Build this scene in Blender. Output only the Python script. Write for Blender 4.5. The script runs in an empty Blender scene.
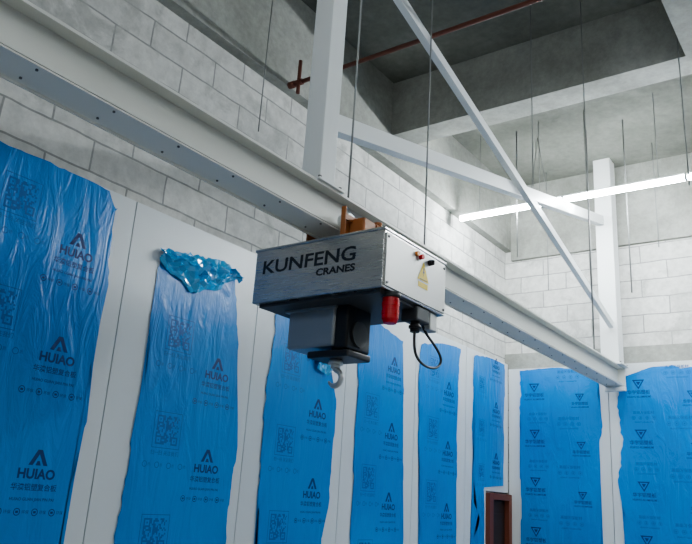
import bpy, bmesh, math, random
from mathutils import Vector, Matrix
random.seed(7)
scene = bpy.context.scene
R = random.random

# ------------------------------------------------------------------ helpers
def new_mat(name, col, rough=.6, metal=0., spec=.5):
    m = bpy.data.materials.new(name); m.use_nodes = True
    b = m.node_tree.nodes['Principled BSDF']
    b.inputs['Base Color'].default_value = (*col, 1)
    b.inputs['Roughness'].default_value = rough
    b.inputs['Metallic'].default_value = metal
    b.inputs['Specular IOR Level'].default_value = spec
    return m
def N(m, t, **kw):
    n = m.node_tree.nodes.new(t)
    for k, v in kw.items(): setattr(n, k, v)
    return n
def L(m, a, b): m.node_tree.links.new(a, b)
def ramp(m, fac, stops):
    r = N(m, 'ShaderNodeValToRGB')
    e = r.color_ramp.elements
    while len(e) < len(stops): e.new(.5)
    for el, (p, c) in zip(e, stops):
        el.position = p; el.color = (*c, 1) if len(c) == 3 else c
    L(m, fac, r.inputs['Fac']); return r
def noise(m, vec, scale, detail=5, rough=.6, dist=0.):
    n = N(m, 'ShaderNodeTexNoise')
    n.inputs['Scale'].default_value = scale; n.inputs['Detail'].default_value = detail
    n.inputs['Roughness'].default_value = rough; n.inputs['Distortion'].default_value = dist
    L(m, vec, n.inputs['Vector']); return n
def mix(m, fac, a, b, mode='MIX'):
    n = N(m, 'ShaderNodeMix', data_type='RGBA', blend_type=mode)
    for s, v in ((0, fac), (6, a), (7, b)):
        if hasattr(v, 'is_output'): L(m, v, n.inputs[s])
        elif isinstance(v, (int, float)): n.inputs[s].default_value = v
        else: n.inputs[s].default_value = (*v, 1)
    return n.outputs[2]
def bump(m, h, strength, dist=.02):
    n = N(m, 'ShaderNodeBump'); n.inputs['Strength'].default_value = strength
    n.inputs['Distance'].default_value = dist
    L(m, h, n.inputs['Height'])
    L(m, n.outputs[0], m.node_tree.nodes['Principled BSDF'].inputs['Normal'])
def geo(m): return N(m, 'ShaderNodeNewGeometry').outputs['Position']

def mesh_obj(name, bm, mat=None, parent=None, smooth=False):
    me = bpy.data.meshes.new(name); bm.to_mesh(me); bm.free()
    o = bpy.data.objects.new(name, me); scene.collection.objects.link(o)
    if mat: me.materials.append(mat)
    if smooth:
        for p in me.polygons: p.use_smooth = True
    if parent: o.parent = parent
    return o
def empty(name):
    o = bpy.data.objects.new(name, None); scene.collection.objects.link(o); o.empty_display_size = .1
    return o
def bm_box(bm, lo, hi, bev=0.):
    t = bmesh.new(); bmesh.ops.create_cube(t, size=1)
    for v in t.verts:
        v.co = Vector([lo[i] + (v.co[i] + .5) * (hi[i] - lo[i]) for i in range(3)])
    if bev: bmesh.ops.bevel(t, geom=t.edges[:], offset=bev, segments=3, affect='EDGES', profile=.5)
    me = bpy.data.meshes.new('t'); t.to_mesh(me); t.free(); bm.from_mesh(me); bpy.data.meshes.remove(me)
def box(name, lo, hi, mat, parent=None, bev=0.):
    bm = bmesh.new(); bm_box(bm, lo, hi, bev); return mesh_obj(name, bm, mat, parent)
def bm_cyl(bm, a, b, r, seg=16, r2=None):
    a, b = Vector(a), Vector(b); d = b - a
    M = Matrix.Translation((a + b) / 2) @ d.to_track_quat('Z', 'Y').to_matrix().to_4x4()
    bmesh.ops.create_cone(bm, cap_ends=True, segments=seg, radius1=r, radius2=r if r2 is None else r2, depth=d.length, matrix=M)
def cyl(name, a, b, r, mat, parent=None, seg=16, r2=None):
    bm = bmesh.new(); bm_cyl(bm, a, b, r, seg, r2)
    o = mesh_obj(name, bm, mat, parent)
    for p in o.data.polygons: p.use_smooth = len(p.vertices) == 4
    return o
def tube(name, pts, r, mat, parent=None):
    c = bpy.data.curves.new(name, 'CURVE'); c.dimensions = '3D'; c.bevel_depth = r; c.bevel_resolution = 3
    s = c.splines.new('NURBS'); s.points.add(len(pts) - 1)
    for p, q in zip(s.points, pts): p.co = (*q, 1)
    s.use_endpoint_u = True; s.order_u = 4; s.resolution_u = 8
    o = bpy.data.objects.new(name, c); scene.collection.objects.link(o); c.materials.append(mat)
    if parent: o.parent = parent
    return o
def text_mesh(s, size, off=0., align='CENTER', shear=0., sx=1., spacing=1.):
    c = bpy.data.curves.new('txt', 'FONT'); c.body = s; c.size = size; c.offset = off
    c.align_x = align; c.shear = shear; c.resolution_u = 3; c.space_character = spacing
    o = bpy.data.objects.new('txt', c); scene.collection.objects.link(o)
    bpy.context.view_layer.update()
    me = bpy.data.meshes.new_from_object(o.evaluated_get(bpy.context.evaluated_depsgraph_get()))
    bpy.data.objects.remove(o)
    for v in me.vertices: v.co.x *= sx
    return me
def add_text(bm, x, y, *a, **k):
    me = text_mesh(*a, **k)
    for v in me.vertices: v.co.x += x; v.co.y += y; v.co.z = 0
    bm.from_mesh(me); bpy.data.meshes.remove(me)
def rect(bm, x0, y0, x1, y1):
    bm.faces.new([bm.verts.new(p) for p in ((x0, y0, 0), (x1, y0, 0), (x1, y1, 0), (x0, y1, 0))])
def poly(bm, pts): bm.faces.new([bm.verts.new((p[0], p[1], 0)) for p in pts])
def ringp(bm, x, y, r, w, seg=20):
    a = [bm.verts.new((x + r * math.cos(i * 2 * math.pi / seg), y + r * math.sin(i * 2 * math.pi / seg), 0)) for i in range(seg)]
    b = [bm.verts.new((x + (r - w) * math.cos(i * 2 * math.pi / seg), y + (r - w) * math.sin(i * 2 * math.pi / seg), 0)) for i in range(seg)]
    for i in range(seg):
        j = (i + 1) % seg; bm.faces.new((a[i], a[j], b[j], b[i]))

# ------------------------------------------------------------------ materials
def block_mat(name, swap):
    m = new_mat(name, (.6, .6, .6), .9, spec=.2); b = m.node_tree.nodes['Principled BSDF']
    pos = geo(m); sep = N(m, 'ShaderNodeSeparateXYZ'); L(m, pos, sep.inputs[0])
    com = N(m, 'ShaderNodeCombineXYZ')
    L(m, sep.outputs[1 if swap else 0], com.inputs[0]); L(m, sep.outputs[2], com.inputs[1])
    nd = noise(m, pos, 3, 3, .5)
    wob = N(m, 'ShaderNodeVectorMath', operation='SCALE'); L(m, nd.outputs['Color'], wob.inputs[0]); wob.inputs['Scale'].default_value = .03
    add = N(m, 'ShaderNodeVectorMath', operation='ADD'); L(m, com.outputs[0], add.inputs[0]); L(m, wob.outputs[0], add.inputs[1])
    br = N(m, 'ShaderNodeTexBrick'); L(m, add.outputs[0], br.inputs['Vector'])
    br.inputs['Scale'].default_value = 1; br.inputs['Brick Width'].default_value = .6
    br.inputs['Row Height'].default_value = .215; br.inputs['Mortar Size'].default_value = .008
    br.inputs['Mortar Smooth'].default_value = .3
    br.inputs['Color1'].default_value = (.70, .695, .67, 1); br.inputs['Color2'].default_value = (.60, .595, .575, 1)
    br.inputs['Mortar'].default_value = (.36, .36, .35, 1)
    n1 = noise(m, pos, 2.2, 6, .65, .6); n2 = noise(m, pos, 11, 5, .7)
    smear = ramp(m, n1.outputs[0], [(.54, (0, 0, 0)), (.64, (.8, .8, .8))])
    c = mix(m, smear.outputs[0], br.outputs['Color'], (.47, .47, .45))
    g = ramp(m, n2.outputs[0], [(.3, (.78, .78, .78)), (.7, (1.06, 1.06, 1.06))])
    c = mix(m, 1., c, g.outputs[0], 'MULTIPLY')
    L(m, c, b.inputs['Base Color'])
    h = mix(m, .3, br.outputs['Fac'], n2.outputs[0]); inv = N(m, 'ShaderNodeInvert'); L(m, h, inv.inputs['Color'])
    bump(m, inv.outputs[0], .5, .012)
    return m
M_blkL = block_mat('aerated_block_left', False); M_blkB = block_mat('aerated_block_back', True)
def concrete(name, dark, light, scale=1.):
    m = new_mat(name, light, .9, spec=.2); b = m.node_tree.nodes['Principled BSDF']; pos = geo(m)
    n1 = noise(m, pos, .8 * scale, 7, .6, .3); n2 = noise(m, pos, 12 * scale, 6, .7)
    r = ramp(m, n1.outputs[0], [(.30, dark), (.48, [(a * .5 + b_ * .5) for a, b_ in zip(dark, light)]), (.62, light), (.74, [c * 1.2 for c in light])])
    g = ramp(m, n2.outputs[0], [(.25, (.78, .78, .78)), (.75, (1.1, 1.1, 1.1))])
    L(m, mix(m, 1., r.outputs[0], g.outputs[0], 'MULTIPLY'), b.inputs['Base Color'])
    bump(m, n2.outputs[0], .3, .01); return m
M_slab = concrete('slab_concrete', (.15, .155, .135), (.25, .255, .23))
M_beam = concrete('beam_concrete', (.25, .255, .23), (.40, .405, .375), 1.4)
M_floor = concrete('floor_concrete', (.34, .34, .32), (.5, .5, .48))
M_panel = new_mat('coated_aluminium_panel', (.68, .71, .73), .32, spec=.5)
def film_mat():
    m = new_mat('blue_protective_film', (.01, .2, .55), .30, spec=.5); b = m.node_tree.nodes['Principled BSDF']; pos = geo(m)
    n = noise(m, pos, .9, 3, .5); r = ramp(m, n.outputs[0], [(.3, (.003, .19, .56)), (.7, (.006, .25, .66))])
    L(m, r.outputs[0], b.inputs['Base Color'])
    mp = N(m, 'ShaderNodeMapping'); mp.inputs['Scale'].default_value = (3, 3, .8); L(m, pos, mp.inputs[0])
    n2 = noise(m, mp.outputs[0], 2.8, 4, .55, 1.2); bump(m, n2.outputs[0], .55, .025)
    return m
M_film = film_mat()
M_crump = new_mat('crumpled_film', (.06, .44, .82), .10, spec=1.)
M_crump.node_tree.nodes['Principled BSDF'].inputs['Coat Weight'].default_value = .8
M_print = new_mat('film_print', (.003, .035, .16), .45)
M_printf = new_mat('film_print_light', (.004, .11, .36), .45)
M_beige = new_mat('girder_paint', (.64, .64, .60), .42)
M_galv = new_mat('galvanised_steel', (.70, .73, .74), .45, .3)
M_rail = new_mat('rail_plate_paint', (.86, .85, .80), .55)
def brushed():
    m = new_mat('brushed_stainless', (.52, .51, .50), .36, .95); pos = geo(m)
    mp = N(m, 'ShaderNodeMapping'); mp.inputs['Scale'].default_value = (1, 1, 40); L(m, pos, mp.inputs[0])
    n = noise(m, mp.outputs[0], 5, 3, .6)
    r = ramp(m, n.outputs[0], [(.3, (.24,) * 3), (.7, (.34,) * 3)])
    L(m, r.outputs[0], m.node_tree.nodes['Principled BSDF'].inputs['Roughness']); return m
M_steel = brushed()
M_housing = new_mat('hoist_housing_grey', (.36, .37, .38), .34, .6)
M_side = new_mat('hoist_side_plate', (.50, .50, .49), .42, .35)
M_white = new_mat('white_painted_steel', (.74, .76, .76), .4)
M_black = new_mat('black_paint', (.012, .012, .014), .4)
M_dkgrey = new_mat('dark_grey_plastic', (.05, .052, .055), .5)
M_orange = new_mat('copper_brown_paint', (.34, .12, .035), .5)
M_orl = new_mat('orange_lens', (.8, .25, .02), .3)
M_yellow = new_mat('warning_yellow', (.85, .62, .02), .5)
M_red = new_mat('red_lens', (.55, .01, .015), .2)
M_redp = new_mat('red_primer_pipe', (.14, .045, .03), .65)
M_bolt = new_mat('bolt_dark', (.16, .16, .16), .4, .7)
M_hook = new_mat('forged_hook', (.55, .56, .56), .35, .6)
M_wire = new_mat('galvanised_rod', (.26, .265, .26), .6, .3)
M_txt = new_mat('hoist_lettering', (.02, .026, .036), .4)
M_door = new_mat('brown_door', (.17, .05, .03), .45)
M_doord = new_mat('door_opening_shade', (.03, .014, .01), .5)  # leaf painted dark for the shade inside the door opening
def led_mat(name, s):
    m = bpy.data.materials.new(name); m.use_nodes = True
    nt = m.node_tree; nt.nodes.clear(); e = nt.nodes.new('ShaderNodeEmission'); o_ = nt.nodes.new('ShaderNodeOutputMaterial')
    e.inputs[0].default_value = (.90, .97, 1, 1); e.inputs[1].default_value = s; nt.links.new(e.outputs[0], o_.inputs[0]); return m
M_led = led_mat('led_tube_bright', 135); M_fill = led_mat('fill_tube', 30)  # weaker emitter belongs to the added fill rows

# ------------------------------------------------------------------ room shell
YL, XB, ZC = 3.80, 8.72, 5.99
box('wall_left', (-5.2, YL, 0), (XB + .2, YL + .2, ZC + .2), M_blkL)
box('wall_back', (XB, -6, 0), (XB + .2, YL, ZC + .2), M_blkB)
box('wall_right', (-5.2, -6.2, 0), (XB + .2, -6, ZC + .2), M_blkL)
box('wall_front', (-5.2, -6, 0), (-5, YL, ZC + .2), M_blkB)
box('floor', (-5.2, -6.2, -.2), (XB + .2, YL + .2, 0), M_floor)
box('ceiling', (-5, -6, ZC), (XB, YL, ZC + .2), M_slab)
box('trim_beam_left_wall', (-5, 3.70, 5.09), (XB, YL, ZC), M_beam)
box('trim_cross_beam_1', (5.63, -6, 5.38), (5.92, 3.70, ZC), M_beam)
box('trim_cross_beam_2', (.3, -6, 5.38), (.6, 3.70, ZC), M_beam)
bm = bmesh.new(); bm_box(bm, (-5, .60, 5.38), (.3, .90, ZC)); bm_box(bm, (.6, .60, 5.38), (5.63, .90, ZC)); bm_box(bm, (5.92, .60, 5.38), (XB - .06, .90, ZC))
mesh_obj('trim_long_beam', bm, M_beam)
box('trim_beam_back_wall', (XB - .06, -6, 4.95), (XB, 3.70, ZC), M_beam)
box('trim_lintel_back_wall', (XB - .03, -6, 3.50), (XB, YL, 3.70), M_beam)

# ------------------------------------------------------------------ print artwork meshes (flat, local XY)
def logo_mesh():
    bm = bmesh.new()
    poly(bm, [(-.050, .060), (-.028, .060), (0, .112), (.028, .060), (.050, .060), (.012, .132), (-.012, .132)])
    poly(bm, [(-.014, .060), (.014, .060), (.006, .080), (-.006, .080)])
    add_text(bm, 0, 0, 'HUIAO', .062, .0022)
    add_text(bm, 0, -.052, '华澳铝塑复合板', .034, .0004)
    add_text(bm, 0, -.100, 'HUIAO GUAN JIAN PIN PAI', .019, .0003)
    for i in range(4):
        x = -.135 + i * .09; ringp(bm, x - .02, -.150, .017, .004); rect(bm, x - .027, -.155, x - .013, -.145)
        add_text(bm, x + .022, -.157, '环保', .018)
    return bm
def qr_mesh():
    bm = bmesh.new(); n = 17; s = .16 / n
    g = [[R() < .5 for _ in range(n)] for _ in range(n)]
    for (ci, cj) in ((0, 0), (0, n - 5), (n - 5, 0)):
        for i in range(5):
            for j in range(5): g[ci + i][cj + j] = (i in (0, 4) or j in (0, 4) or (i == 2 and j == 2))
    for i in range(n):
        for j in range(n):
            if g[i][j]: rect(bm, -.08 + i * s, -.08 + j * s, -.08 + (i + 1) * s, -.08 + (j + 1) * s)
    w = .1; t = .004
    for a in ((-w, -w, w, -w + t), (-w, w - t, w, w), (-w, -w, -w + t, w), (w - t, -w, w, w)): rect(bm, *a)
    add_text(bm, 0, -.135, '扫一扫 关注我们', .028, .0003)
    for i in range(4): ringp(bm, -.13 + i * .085, -.19, .017, .004); add_text(bm, -.10 + i * .085, -.197, '质', .02)
    return bm
def tri_mesh():
    bm = bmesh.new()
    o3 = [(-.06, .05), (.06, .05), (0, -.05)]; i3 = [(-.040, .038), (.040, .038), (0, -.028)]
    for k in range(3):
        j = (k + 1) % 3; poly(bm, [o3[k], o3[j], i3[j], i3[k]])
    poly(bm, [(-.022, .028), (.022, .028), (0, -.008)])
    add_text(bm, 0, -.095, '华宇铝塑板', .045, .0006)
    add_text(bm, 0, -.135, 'HUAYU ALUMINUM', .026, .0006)
    return bm
def icon_mesh():
    bm = bmesh.new()
    add_text(bm, 0, .0, '高级环保板材', .042, .0004)
    for i in range(4): ringp(bm, -.12 + i * .08, -.05, .022, .004); rect(bm, -.127 + i * .08, -.057, -.113 + i * .08, -.043)
    add_text(bm, 0, -.11, 'QUALITY GUARANTEE', .022, .0004)
    return bm
def tomesh(bm, name, mat):
    me = bpy.data.meshes.new(name); bm.to_mesh(me); bm.free(); me.materials.append(mat); return me
ME_logo = tomesh(logo_mesh(), 'logo_print', M_print); ME_qr = tomesh(qr_mesh(), 'qr_print', M_printf)
ME_tri = tomesh(tri_mesh(), 'triangle_print', M_print); ME_ic = tomesh(icon_mesh(), 'icon_print', M_printf)
def stamp(me, wall, u, z, parent, name, s=1.15):
    o = bpy.data.objects.new(name, me); scene.collection.objects.link(o); o.parent = parent; o.scale = (s, s, s)
    if wall == 'L': o.location = (u, 3.75 - .0072, z); o.rotation_euler = (math.pi / 2, 0, 0)
    else: o.location = (8.67 - .0072, u, z); o.rotation_euler = (math.pi / 2, 0, -math.pi / 2)

# ------------------------------------------------------------------ clad panels + film
def interp(tab, z):
    tab = sorted(tab, key=lambda p: p[1])
    if z <= tab[0][1]: return tab[0][0]
    for (a, za), (b, zb) in zip(tab, tab[1:]):
        if z <= zb: return a + (b - a) * (z - za) / max(zb - za, 1e-6)
    return tab[-1][0]
def film(wall, left, right, top, z0, parent, ragged=.009):
    pts = []
    zl = top[0][1]; zr = top[-1][1]; n = 90
    ph = R() * 9
    jit = lambda z, s: ragged * (math.sin(z * 9 + ph + s) + .6 * math.sin(z * 23 + 2 * ph + s) + .5 * math.sin(z * 61 + s)) + (R() - .5) * ragged * .8
    for i in range(n): z = z0 + (zl - z0) * i / n; pts.append((interp(left, z) + jit(z, 0), z))
    for (a, za), (b, zb) in zip(top, top[1:]):
        k = max(2, int(abs(b - a) / .03))
        for i in range(k):
            t = i / k; pts.append((a + (b - a) * t, za + (zb - za) * t + (R() - .5) * ragged * 2.0))
    for i in range(n + 1): z = zr + (z0 - zr) * i / n; pts.append((interp(right, z) + jit(z, 4), z))
    bm = bmesh.new()
    if wall == 'L': vs = [bm.verts.new((u, 3.75 - .006, z)) for u, z in pts]
    else: vs = [bm.verts.new((8.67 - .006, u, z)) for u, z in pts]
    f = bm.faces.new(vs); bmesh.ops.triangulate(bm, faces=[f]); bmesh.ops.recalc_face_normals(bm, faces=bm.faces[:])
    o = mesh_obj('blue_film', bm, M_film, parent)
    sm = o.modifiers.new('thick', 'SOLIDIFY'); sm.thickness = .002; sm.offset = 0
    return o
def panelL(x0, x1, cut=None, top=3.56):
    bm = bmesh.new()
    if cut: bm_box(bm, (x0 + .004, 3.75, .01), (cut[0], YL, top)); bm_box(bm, (cut[0], 3.75, cut[1]), (x1, YL, top))
    else: bm_box(bm, (x0 + .004, 3.75, .01), (x1 - .004, YL, top))
    return mesh_obj('wall_panel', bm, M_panel)
seams = [-3.31, -2.10, -.89, .32, 1.53, 2.74, 3.97, 5.17, 6.37, 7.50, 8.665]
PL = [panelL(a, b, (8.03, 1.99) if b > 8.6 else None) for a, b in zip(seams, seams[1:])]
for i in range(4):
    a, b = seams[i] + .12, seams[i + 1] - .1
    film('L', [(a, 0)], [(b, 0)], [(a, 3.52), (b, 3.55)], .05, PL[i])
film('L', [(1.66, .1), (1.63, 2), (1.66, 3.5)], [(2.60, .1), (2.59, 1.47), (2.60, 1.81), (2.62, 2.14), (2.59, 2.49), (2.61, 2.86), (2.60, 3.12), (2.59, 3.48)],
     [(1.66, 3.55), (2.16, 3.56), (2.52, 3.55), (2.57, 3.46), (2.60, 3.46)], .05, PL[4])
film('L', [(2.94, 0), (2.96, 1.46), (2.96, 1.88), (2.99, 2.31), (2.99, 2.76), (2.98, 3.22)], [(3.88, 0), (3.87, 1.45), (3.88, 1.81), (3.89, 2.15), (3.82, 2.57), (3.76, 3.01), (3.70, 3.30)],
     [(2.98, 3.25), (3.05, 3.30), (3.16, 3.30), (3.3, 3.33), (3.5, 3.36), (3.62, 3.37), (3.70, 3.30)], .05, PL[5])
film('L', [(4.2, 0), (4.20, 1.44), (4.15, 2.25), (4.16, 2.7), (4.18, 3.10)], [(4.94, 0), (4.96, 1.44), (5.03, 1.78), (5.04, 2.27), (5.04, 2.6), (4.94, 2.84), (4.90, 3.14)],
     [(4.20, 3.17), (4.5, 3.36), (4.8, 3.3), (4.90, 3.20)], .05, PL[6])
film('L', [(5.38, 0), (5.38, 1.44), (5.36, 2.38), (5.36, 2.87), (5.30, 3.27)], [(6.23, 0), (6.23, 1.43), (6.16, 2.37), (6.10, 3.29)],
     [(5.32, 3.42), (5.7, 3.40), (6.08, 3.33)], .05, PL[7])
film('L', [(6.56, 0), (6.56, 1.43), (6.43, 2.80), (6.44, 3.36)], [(7.30, 0), (7.30, 1.42), (7.28, 2.92), (7.34, 3.49)],
     [(6.46, 3.38), (6.9, 3.47), (7.3, 3.5)], .05, PL[8])
film('L', [(7.64, 0), (7.65, 1.42), (7.84, 1.62), (7.86, 1.70), (7.72, 1.86), (7.66, 2.74), (7.69, 3.5)], [(7.97, 0), (7.97, 2.03), (8.51, 2.06), (8.51, 2.49), (8.56, 3.5)],
     [(7.70, 3.50), (8.1, 3.54), (8.56, 3.54)], .05, PL[9])
for i in range(4):
    for k in range(4):
        stamp(ME_logo, 'L', seams[i] + .85, .6 + .63 * k, PL[i], 'logo_mark'); stamp(ME_qr, 'L', seams[i] + .45, .9 + .63 * k, PL[i], 'qr_mark')
def marks(i, xl, zl, xq, zq, zmax):
    for k in range(-4, 5):
        z = zl + .63 * k
        if .3 < z < zmax: stamp(ME_logo, 'L', xl, z, PL[i], 'logo_mark')
        z = zq + .63 * k
        if .3 < z < zmax - .02: stamp(ME_qr, 'L', xq, z, PL[i], 'qr_mark')
marks(4, 2.37, 2.43, 1.97, 2.67, 3.42)
marks(5, 3.62, 2.54, 3.24, 2.78, 3.0)
marks(6, 4.80, 2.42, 4.42, 2.20, 3.1)
marks(7, 5.95, 2.36, 5.60, 2.62, 3.2)
marks(8, 7.08, 2.30, 6.75, 2.55, 3.3)
for k in range(3): stamp(ME_logo, 'L', 8.3, 2.3 + .6 * k - (.0 if k < 2 else .06), PL[9], 'logo_mark', 1)
for k in range(3): stamp(ME_qr, 'L', 7.9, 2.2 + .5 * k, PL[9], 'qr_mark', .8)

def panelB(y0, y1, top=3.50):
    return box('wall_panel', (8.67, y0 + .004, .01), (XB - .001, y1 - .004, top), M_panel)
ys = [3.745, 2.51, 1.30, .09, -1.12, -2.33, -3.54, -4.75]
for i, (a, b) in enumerate(zip(ys, ys[1:])):
    P = panelB(b, a)
    if i == 0:
        film('B', [(3.58, 0), (3.59, 3.5)], [(2.64, 0), (2.65, 1.5), (2.66, 2.4), (2.60, 2.8), (2.62, 3.3)], [(3.59, 3.47), (3.2, 3.49), (2.9, 3.47), (2.62, 3.42)], .05, P)
    elif i == 1:
        film('B', [(2.38, 0), (2.38, 1.5), (2.43, 2.1), (2.38, 2.74), (2.42, 3.3)], [(1.42, 0), (1.4, 3.4)], [(2.41, 3.33), (2.28, 3.36), (2.2, 3.34), (2.09, 3.43), (1.8, 3.45), (1.7, 3.40), (1.6, 3.42), (1.4, 3.40)], .05, P, .014)
    else:
        film('B', [(a - .15, 0)], [(b + .12, 0)], [(a - .15, 3.45), (b + .12, 3.46)], .05, P)
    for k in range(6):
        stamp(ME_tri, 'B', a - .34, .45 + .56 * k, P, 'triangle_mark', 1.1); stamp(ME_ic, 'B', a - .76, .62 + .56 * k, P, 'icon_mark', 1)
        if k < 5: stamp(ME_tri, 'B', a - .90, .88 + .56 * k, P, 'triangle_mark', .9); stamp(ME_ic, 'B', a - .38, .68 + .56 * k, P, 'icon_mark', .9)

# crumpled folded-down film at the top of the second sheet
bm = bmesh.new(); nx, nz = 26, 9; gv = []
for j in range(nz + 1):
    row = []
    for i in range(nx + 1):
        u = i / nx; v = j / nz
        x = 2.97 + .75 * u + .014 * (R() - .5); zt = 3.31 + .10 * u ** .8 - .07 * max(0, u - .8) * 5; hgt = .07 + .19 * math.sin(math.pi * min(1, u * 1.05)) + .02 * math.sin(u * 19)
        z = zt - hgt * v + .024 * (R() - .5)
        y = 3.738 - .07 * R() * math.sin(math.pi * v) - .012 * abs(math.sin(u * 17 + v * 4))
        row.append(bm.verts.new((x, y, z)))
    gv.append(row)
for j in range(nz):
    for i in range(nx): bm.faces.new((gv[j][i], gv[j + 1][i], gv[j + 1][i + 1], gv[j][i + 1]))
bmesh.ops.triangulate(bm, faces=bm.faces[:])
mesh_obj('crumpled_film', bm, M_crump, PL[5])
bm = bmesh.new(); gv = []
for j in range(9):
    row = []
    for i in range(13):
        u = i / 12; v = j / 8
        row.append(bm.verts.new((4.72 + .30 * u * (1 - .5 * v), 3.738 - .05 * R() * math.sin(math.pi * v) - .02 * v, 3.08 - .26 * v - .05 * u + .012 * (R() - .5))))
    gv.append(row)
for j in range(8):
    for i in range(12): bm.faces.new((gv[j][i], gv[j + 1][i], gv[j + 1][i + 1], gv[j][i + 1]))
mesh_obj('crumpled_film', bm, M_crump, PL[6])

# door beside the corner
D = empty('door_1')
box('jamb_left', (8.035, 3.70, 0), (8.14, YL, 1.97), M_door, D, .004)
box('jamb_right', (8.58, 3.70, 0), (8.66, YL, 1.97), M_door, D, .004)
box('head', (8.14, 3.70, 1.90), (8.58, YL, 1.97), M_door, D, .004)
box('leaf', (8.14, 3.76, .01), (8.58, YL, 1.90), M_doord, D)
for z0, z1 in ((.2, .85), (1.0, 1.75)): box('leaf_panel', (8.21, 3.748, z0), (8.52, 3.76, z1), M_doord, D, .004)
cyl('handle', (8.18, 3.70, .98), (8.28, 3.70, .98), .009, M_galv, D); cyl('handle_stem', (8.18, 3.70, .98), (8.18, 3.76, .98), .012, M_galv, D)

# ------------------------------------------------------------------ crane girder
G = empty('crane_runway_girder')
Y1, Y2, ZB, ZT = 2.29, 2.47, 3.22, 3.43; YM = (Y1 + Y2) / 2; XE = 8.56
bm = bmesh.new()
bm_box(bm, (-4.8, Y1, ZT - .014), (XE, Y2, ZT)); bm_box(bm, (-4.8, YM - .02, ZB + .016), (XE, YM + .02, ZT - .014)); bm_box(bm, (-4.8, Y1, ZB), (XE, Y2, ZB + .016))
mesh_obj('i_beam', bm, M_beige, G)
bm = bmesh.new()
bm_box(bm, (-4.8, Y1 + .004, ZB - .008), (XE - .03, Y2 - .004, ZB - .001))
bm_box(bm, (-4.8, Y2 - .004, ZB - .020), (XE - .03, Y2 + .002, ZB + .002))
mesh_obj('rail_plate', bm, M_rail, G)
bm = bmesh.new(); x = -4.6
while x < XE - .1:
    for y in (Y1 + .03, Y2 - .045): bm_cyl(bm, (x, y, ZB - .014), (x, y, ZB - .007), .0055, 6)
    x += .34
mesh_obj('rail_bolts', bm, M_bolt, G)
box('end_plate', (XE, Y1 - .01, ZB - .02), (XE + .012, Y2 + .01, ZT), M_white, G)
box('end_stop', (XE - .12, Y1 - .03, ZB - .07), (XE - .05, Y2 + .02, ZB - .022), M_white, G, .005)

# hangers
def post(x, w, ztop, name='suspension_post'):
    E = empty(name)
    bm = bmesh.new(); h = w / 2
    bm_box(bm, (x - h, YM - h, ZT + .013), (x + h, YM + h, ztop - .002), .006)
    mesh_obj('shaft', bm, M_white, E)
    box('base_plate', (x - h - .05, YM - h - .04, ZT + .001), (x + h + .05, YM + h + .04, ZT + .013), M_white, E, .002)
    bm = bmesh.new()
    for sx in (-1, 1):
        for sy in (-1, 1): bm_cyl(bm, (x + sx * (h + .025), YM + sy * (h + .02), ZT + .012), (x + sx * (h + .025), YM + sy * (h + .02), ZT + .03), .011, 6)
    mesh_obj('bolts', bm, M_bolt, E); return E
post(2.90, .135, ZC)
post(8.44, .20, ZC)
def angle_bar(name, a, b, w, y):
    a, b = Vector((a[0], y, a[1])), Vector((b[0], y, b[1])); d = (b - a); Lg = d.length; d.normalize()
    n = Vector((-d.z, 0, d.x)); q = Vector((0, 1, 0)); bm = bmesh.new()
    def bar(n0, n1, q0, q1):
        vs = [bm.verts.new(a + d * s * Lg + n * u + q * v) for s in (0, 1) for u, v in ((n0, q0), (n1, q0), (n1, q1), (n0, q1))]
        for f in ((0, 1, 2, 3), (7, 6, 5, 4), (0, 4, 5, 1), (1, 5, 6, 2), (2, 6, 7, 3), (3, 7, 4, 0)): bm.faces.new([vs[i] for i in f])
    bar(-w / 2, w / 2, 0, .006); bar(-w / 2, -w / 2 + .006, .006, w * .7)
    bmesh.ops.recalc_face_normals(bm, faces=bm.faces[:])
    return mesh_obj(name, bm, M_white)
angle_bar('diagonal_brace', (2.972, 5.30), (8.338, 3.886), .075, YM - .060)
angle_bar('diagonal_brace', (2.972, 3.90), (8.338, 5.177), .11, YM - .002)
def rod(x, y, z0, z1=ZC, r=.007): return cyl('hanger_rod', (x, y, z0), (x, y, z1), r, M_wire, None, 8)
rod(3.10, 2.31, ZT + .001, r=.006); rod(3.98, 2.31, ZT + .001, r=.006); rod(7.55, 2.31, ZT + .001, r=.009)
rod(3.62, 3.60, 4.45, r=.005); rod(7.5, 1.89, 4.0); rod(7.2, 3.0, 4.45)
rod(5.10, 1.99, 4.25, r=.0045); rod(5.25, 1.61, 3.40, r=.0045); rod(5.50, .93, 4.2, r=.005)
rod(8.2, 1.75, 4.7, r=.006); rod(8.3, 1.33, 4.2, r=.006); rod(8.4, 3.1, 4.4, r=.005)

# ------------------------------------------------------------------ LED tubes plus added fill rows
def led_row(x, y0, n, mat, z=4.98, r=.028):
    for i in range(n):
        ya = y0 - 1.22 * i; yb = ya - 1.215
        E = empty('led_or_fill_tube')
        cyl('tube', (x, ya - .012, z), (x, yb + .012, z), r, mat, E, 10)
        box('housing', (x - .02, yb, z + r), (x + .02, ya, z + r + .02), M_white, E, .003)
        cyl('cap_a', (x, ya, z), (x, ya - .012, z), r + .001, M_white, E); cyl('cap_b', (x, yb, z), (x, yb + .012, z), r + .001, M_white, E)
        for yy in (ya - .25, yb + .25): cyl('hanger', (x, yy, z + r + .02), (x, yy, ZC), .004, M_wire, E, 6)
        if i == 0 and x > 5:
            for s in (-.1, .1): cyl('v_wire', (x, ya - .95 + s, z + r + .02), (x, ya - .95, ZC - .2), .004, M_wire, E, 6)
led_row(7.1, 3.66, 5, M_led)
led_row(1.5, 1.6, 5, M_fill)  # fill row added out of view to brighten the near room
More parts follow.
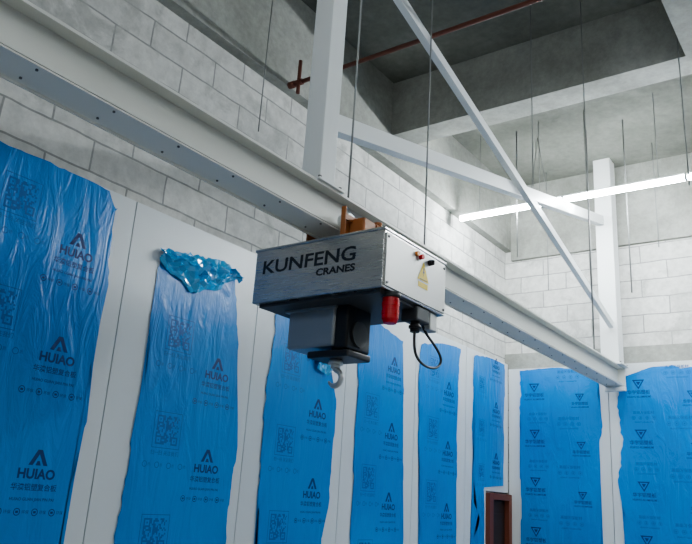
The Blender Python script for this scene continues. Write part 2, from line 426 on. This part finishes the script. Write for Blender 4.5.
led_row(-2.6, 2.4, 5, M_fill)  # another added fill row, unseen behind the camera

# red sprinkler pipe
P = empty('sprinkler_pipe')
cyl('run', (4.03, 3.66, 5.10), (4.03, -5.9, 5.10), .018, M_redp, P); cyl('fitting', (4.03, 3.64, 5.10), (4.03, 3.70, 5.10), .03, M_redp, P)
cyl('riser', (4.03, 3.60, 5.08), (4.03, 3.60, 5.31), .016, M_redp, P); cyl('tee', (4.03, 3.56, 5.10), (4.03, 3.64, 5.10), .026, M_redp, P)
cyl('drop', (4.03, 3.60, 5.10), (4.03, 3.60, 5.0), .016, M_redp, P)

# ------------------------------------------------------------------ hoist
Hh = empty('electric_hoist')
xf, xr, ya, yb, zb, zt = 2.86, 3.50, 1.89, 2.75, 2.80, 3.105
bm = bmesh.new(); bm_box(bm, (xf, ya, zb), (xr, yb, zt), .006); mesh_obj('body', bm, M_steel, Hh)
box('lid', (xf - .006, ya - .006, zt - .004), (xr + .006, yb + .006, zt + .010), M_steel, Hh, .003)
box('side_cover', (xf + .012, ya - .008, zb + .012), (xr - .012, ya + .002, zt - .016), M_side, Hh, .002)
box('lower_tray', (xf + .03, ya + .03, zb - .018), (xr - .03, yb - .03, zb + .001), M_dkgrey, Hh)
bm = bmesh.new()
for x in (xf + .03, xr - .03):
    for z in (zb + .03, zt - .035): bm_cyl(bm, (x, ya - .014, z), (x, ya - .006, z), .007, 6)
mesh_obj('cover_screws', bm, M_bolt, Hh)
def hoist_text(s, size, y, z, off, width, height, shear=0.):
    me = text_mesh(s, size, off, 'CENTER', shear); me.materials.append(M_txt)
    xs = [v.co.x for v in me.vertices]; zs = [v.co.y for v in me.vertices]
    x0, x1, z0, z1 = min(xs), max(xs), min(zs), max(zs)
    for v in me.vertices: v.co.x = (v.co.x - (x0 + x1) / 2) * width / (x1 - x0); v.co.y = (v.co.y - z0) * height / (z1 - z0); v.co.z = 0
    o = bpy.data.objects.new('lettering', me); scene.collection.objects.link(o); o.parent = Hh
    o.location = (xf - .0015, y, z); o.rotation_euler = (math.pi / 2, 0, -math.pi / 2)
    return o
hoist_text('KUNFENG', .115, 2.375, 2.962, .002, .63, .078, .04)
hoist_text('CRANES', .055, 2.185, 2.905, .0018, .25, .040, .04)
bm = bmesh.new(); poly(bm, [(-.055, -.04), (.055, -.04), (0, .06)]); me = tomesh(bm, 'warning_sign', M_yellow)
o = bpy.data.objects.new('warning_sign', me); scene.collection.objects.link(o); o.parent = Hh; o.location = (3.24, ya - .010, 2.975); o.scale = (1.1, 1.1, 1.1); o.rotation_euler = (math.pi / 2, 0, 0)
bm = bmesh.new(); poly(bm, [(-.002, .034), (.008, .034), (.002, .012), (.010, .012), (-.006, -.022), (-.001, .002), (-.009, .002)]); rect(bm, -.04, -.036, .04, -.032)
me = tomesh(bm, 'lightning', M_black); o = bpy.data.objects.new('lightning', me); scene.collection.objects.link(o); o.parent = Hh; o.location = (3.24, ya - .0112, 2.972); o.rotation_euler = (math.pi / 2, 0, 0)
box('warning_label', (3.19, ya - .0098, 2.892), (3.29, ya - .0085, 2.922), M_yellow, Hh)
cyl('indicator_red', (3.20, ya - .03, 3.055), (3.20, ya - .006, 3.055), .014, M_red, Hh); cyl('indicator_orange', (3.16, ya - .026, 3.062), (3.16, ya - .006, 3.062), .012, M_orl, Hh)
cyl('switch_body', (3.30, ya - .03, 3.052), (3.30, ya - .006, 3.052), .016, M_black, Hh); box('switch_toggle', (3.295, ya - .042, 3.039), (3.305, ya - .029, 3.065), M_black, Hh, .003)
cyl('beacon_base', (2.985, 1.915, 2.80), (2.985, 1.915, 2.775), .050, M_dkgrey, Hh, 24)
bm = bmesh.new()
for i in range(5): bm_cyl(bm, (2.985, 1.915, 2.775 - i * .022), (2.985, 1.915, 2.755 - i * .022), .043 + .002 * (i % 2), 24)
bm_cyl(bm, (2.985, 1.915, 2.77), (2.985, 1.915, 2.665), .041, 24); bm_cyl(bm, (2.985, 1.915, 2.645), (2.985, 1.915, 2.666), .032, 24, .041)
mesh_obj('beacon_lens', bm, M_red, Hh)
box('connector_box', (3.22, 1.90, 2.72), (3.36, 2.0, 2.80), M_dkgrey, Hh, .01); cyl('connector_plug', (3.27, 1.94, 2.73), (3.27, 1.94, 2.665), .026, M_black, Hh); cyl('connector_ring', (3.27, 1.94, 2.70), (3.27, 1.94, 2.685), .034, M_black, Hh)
box('limit_switch', (3.38, 1.91, 2.70), (3.46, 1.99, 2.80), M_side, Hh, .008)
tube('pendant_cable', [(3.27, 1.94, 2.68), (3.268, 1.94, 2.62), (3.26, 1.935, 2.55), (3.34, 1.93, 2.50), (3.50, 1.93, 2.50), (3.58, 1.93, 2.57), (3.48, 1.94, 2.65), (3.37, 1.95, 2.70), (3.36, 1.955, 2.76)], .0075, M_black, Hh)
# reducer / motor casing, rope guide
bm = bmesh.new(); bm_box(bm, (3.02, 2.285, 2.565), (3.30, 2.61, 2.79), .016)
mesh_obj('motor_housing', bm, M_housing, Hh)
box('motor_flange', (3.00, 2.27, 2.768), (3.32, 2.625, 2.785), M_housing, Hh, .004)
bm = bmesh.new(); bm_box(bm, (3.02, 2.20, 2.55), (3.24, 2.284, 2.79), .012); mesh_obj('rope_drum_cover', bm, M_black, Hh)
bm = bmesh.new(); bm_cyl(bm, (3.13, 2.205, 2.64), (3.13, 2.19, 2.64), .07, 24); mesh_obj('drum_cap', bm, M_dkgrey, Hh)
bm = bmesh.new(); bm_box(bm, (3.02, 2.19, 2.508), (3.24, 2.46, 2.545), .010); bm_box(bm, (3.06, 2.22, 2.54), (3.22, 2.33, 2.58), .01); mesh_obj('rope_guide', bm, M_black, Hh)
hx, hy, dz = 3.12, 2.335, .035
cyl('hook_cone', (hx, hy, 2.475 + dz), (hx, hy, 2.45 + dz), .034, M_galv, Hh, 20, .042)
cyl('hook_swivel', (hx, hy, 2.452 + dz), (hx, hy, 2.43 + dz), .026, M_hook, Hh, 20)
def hook():
    bm = bmesh.new(); path = []
    cz = 2.412
    path.append(((hx, hy, 2.475), .016)); path.append(((hx, hy, 2.46), .016))
    for i in range(15):
        a = math.radians(80 - i * 17.0); rr = .042
        path.append(((hx, hy - rr * math.cos(a), cz + rr * math.sin(a)), .0155 if i < 11 else .0155 - .0026 * (i - 10)))
    prev = None; seg = 10
    for k, (p, r) in enumerate(path):
        p = Vector(p); a = Vector(path[max(k - 1, 0)][0]); b = Vector(path[min(k + 1, len(path) - 1)][0]); t = (b - a).normalized()
        s = Vector((1, 0, 0)); q = t.cross(s)
        ring = [bm.verts.new(p + s * r * math.cos(j * 2 * math.pi / seg) + q * r * math.sin(j * 2 * math.pi / seg)) for j in range(seg)]
        if prev:
            for j in range(seg): bm.faces.new((prev[j], prev[(j + 1) % seg], ring[(j + 1) % seg], ring[j]))
        else: bm.faces.new(ring)
        prev = ring
    bm.faces.new(prev[::-1]); bmesh.ops.recalc_face_normals(bm, faces=bm.faces[:])
    return mesh_obj('hook', bm, M_hook, Hh, True)
hook()
# trolley
bm = bmesh.new()
for y0, y1 in ((Y1 - .045, Y1 - .033), (Y2 + .033, Y2 + .045)): bm_box(bm, (3.0, y0, zt + .01), (3.38, y1, ZB + .085), .003)
mesh_obj('trolley_plates', bm, M_orange, Hh)
bm = bmesh.new()
for x in (3.07, 3.31):
    for a, b in ((Y1 - .033, Y1 + .03), (Y2 + .033, Y2 - .03)): bm_cyl(bm, (x, a, ZB + .061), (x, b, ZB + .061), .045, 24)
mesh_obj('trolley_wheels', bm, M_galv, Hh)
bm = bmesh.new()
for x in (3.07, 3.31): bm_cyl(bm, (x, Y1 - .06, zt + .04), (x, Y2 + .06, zt + .04), .012, 12)
mesh_obj('trolley_axles', bm, M_bolt, Hh)
bm = bmesh.new(); bm_box(bm, (3.03, Y1 - .15, zt + .012), (3.15, Y1 - .046, ZB + .055), .012); bm_cyl(bm, (3.15, Y1 - .115, ZB + .02), (3.44, Y1 - .115, ZB + .02), .045, 24); bm_cyl(bm, (3.22, Y1 - .115, ZB + .06), (3.22, Y1 - .115, ZB + .085), .024, 16); mesh_obj('travel_motor', bm, M_orange, Hh)
bm = bmesh.new()
for i in range(8): bm_cyl(bm, (3.20 + .027 * i, Y1 - .115, ZB + .02), (3.207 + .027 * i, Y1 - .115, ZB + .02), .053, 24)
mesh_obj('motor_fins', bm, M_orange, Hh)
bm = bmesh.new(); bm_box(bm, (2.945, Y1 - .085, zt + .01), (2.955, Y1 - .055, ZB + .10), .002); bm_box(bm, (2.95, Y1 - .075, ZB + .03), (3.03, Y1 - .065, ZB + .05)); mesh_obj('guide_bracket', bm, M_orange, Hh)

# ------------------------------------------------------------------ world, camera
w = bpy.data.worlds.new('World'); scene.world = w; w.use_nodes = True
w.node_tree.nodes['Background'].inputs[0].default_value = (.5, .6, .7, 1); w.node_tree.nodes['Background'].inputs[1].default_value = .05
cam = bpy.data.cameras.new('camera'); co = bpy.data.objects.new('camera', cam); scene.collection.objects.link(co)
cam.sensor_width = 36; cam.lens = 730 / 692 * 36
Xv = Vector((549, -263, -730)).normalized(); Zv = Vector((154, 2348, -730)); Zv = (Zv - Xv * Zv.dot(Xv)).normalized(); Yv = Zv.cross(Xv)
Mx = Matrix((Xv, Yv, Zv)).to_4x4(); Mx.translation = Vector((0, 0, 1.8)); co.matrix_world = Mx
scene.camera = co
scene.view_settings.view_transform = 'AgX'
scene.view_settings.look = 'AgX - Medium High Contrast'
scene.view_settings.exposure = .45
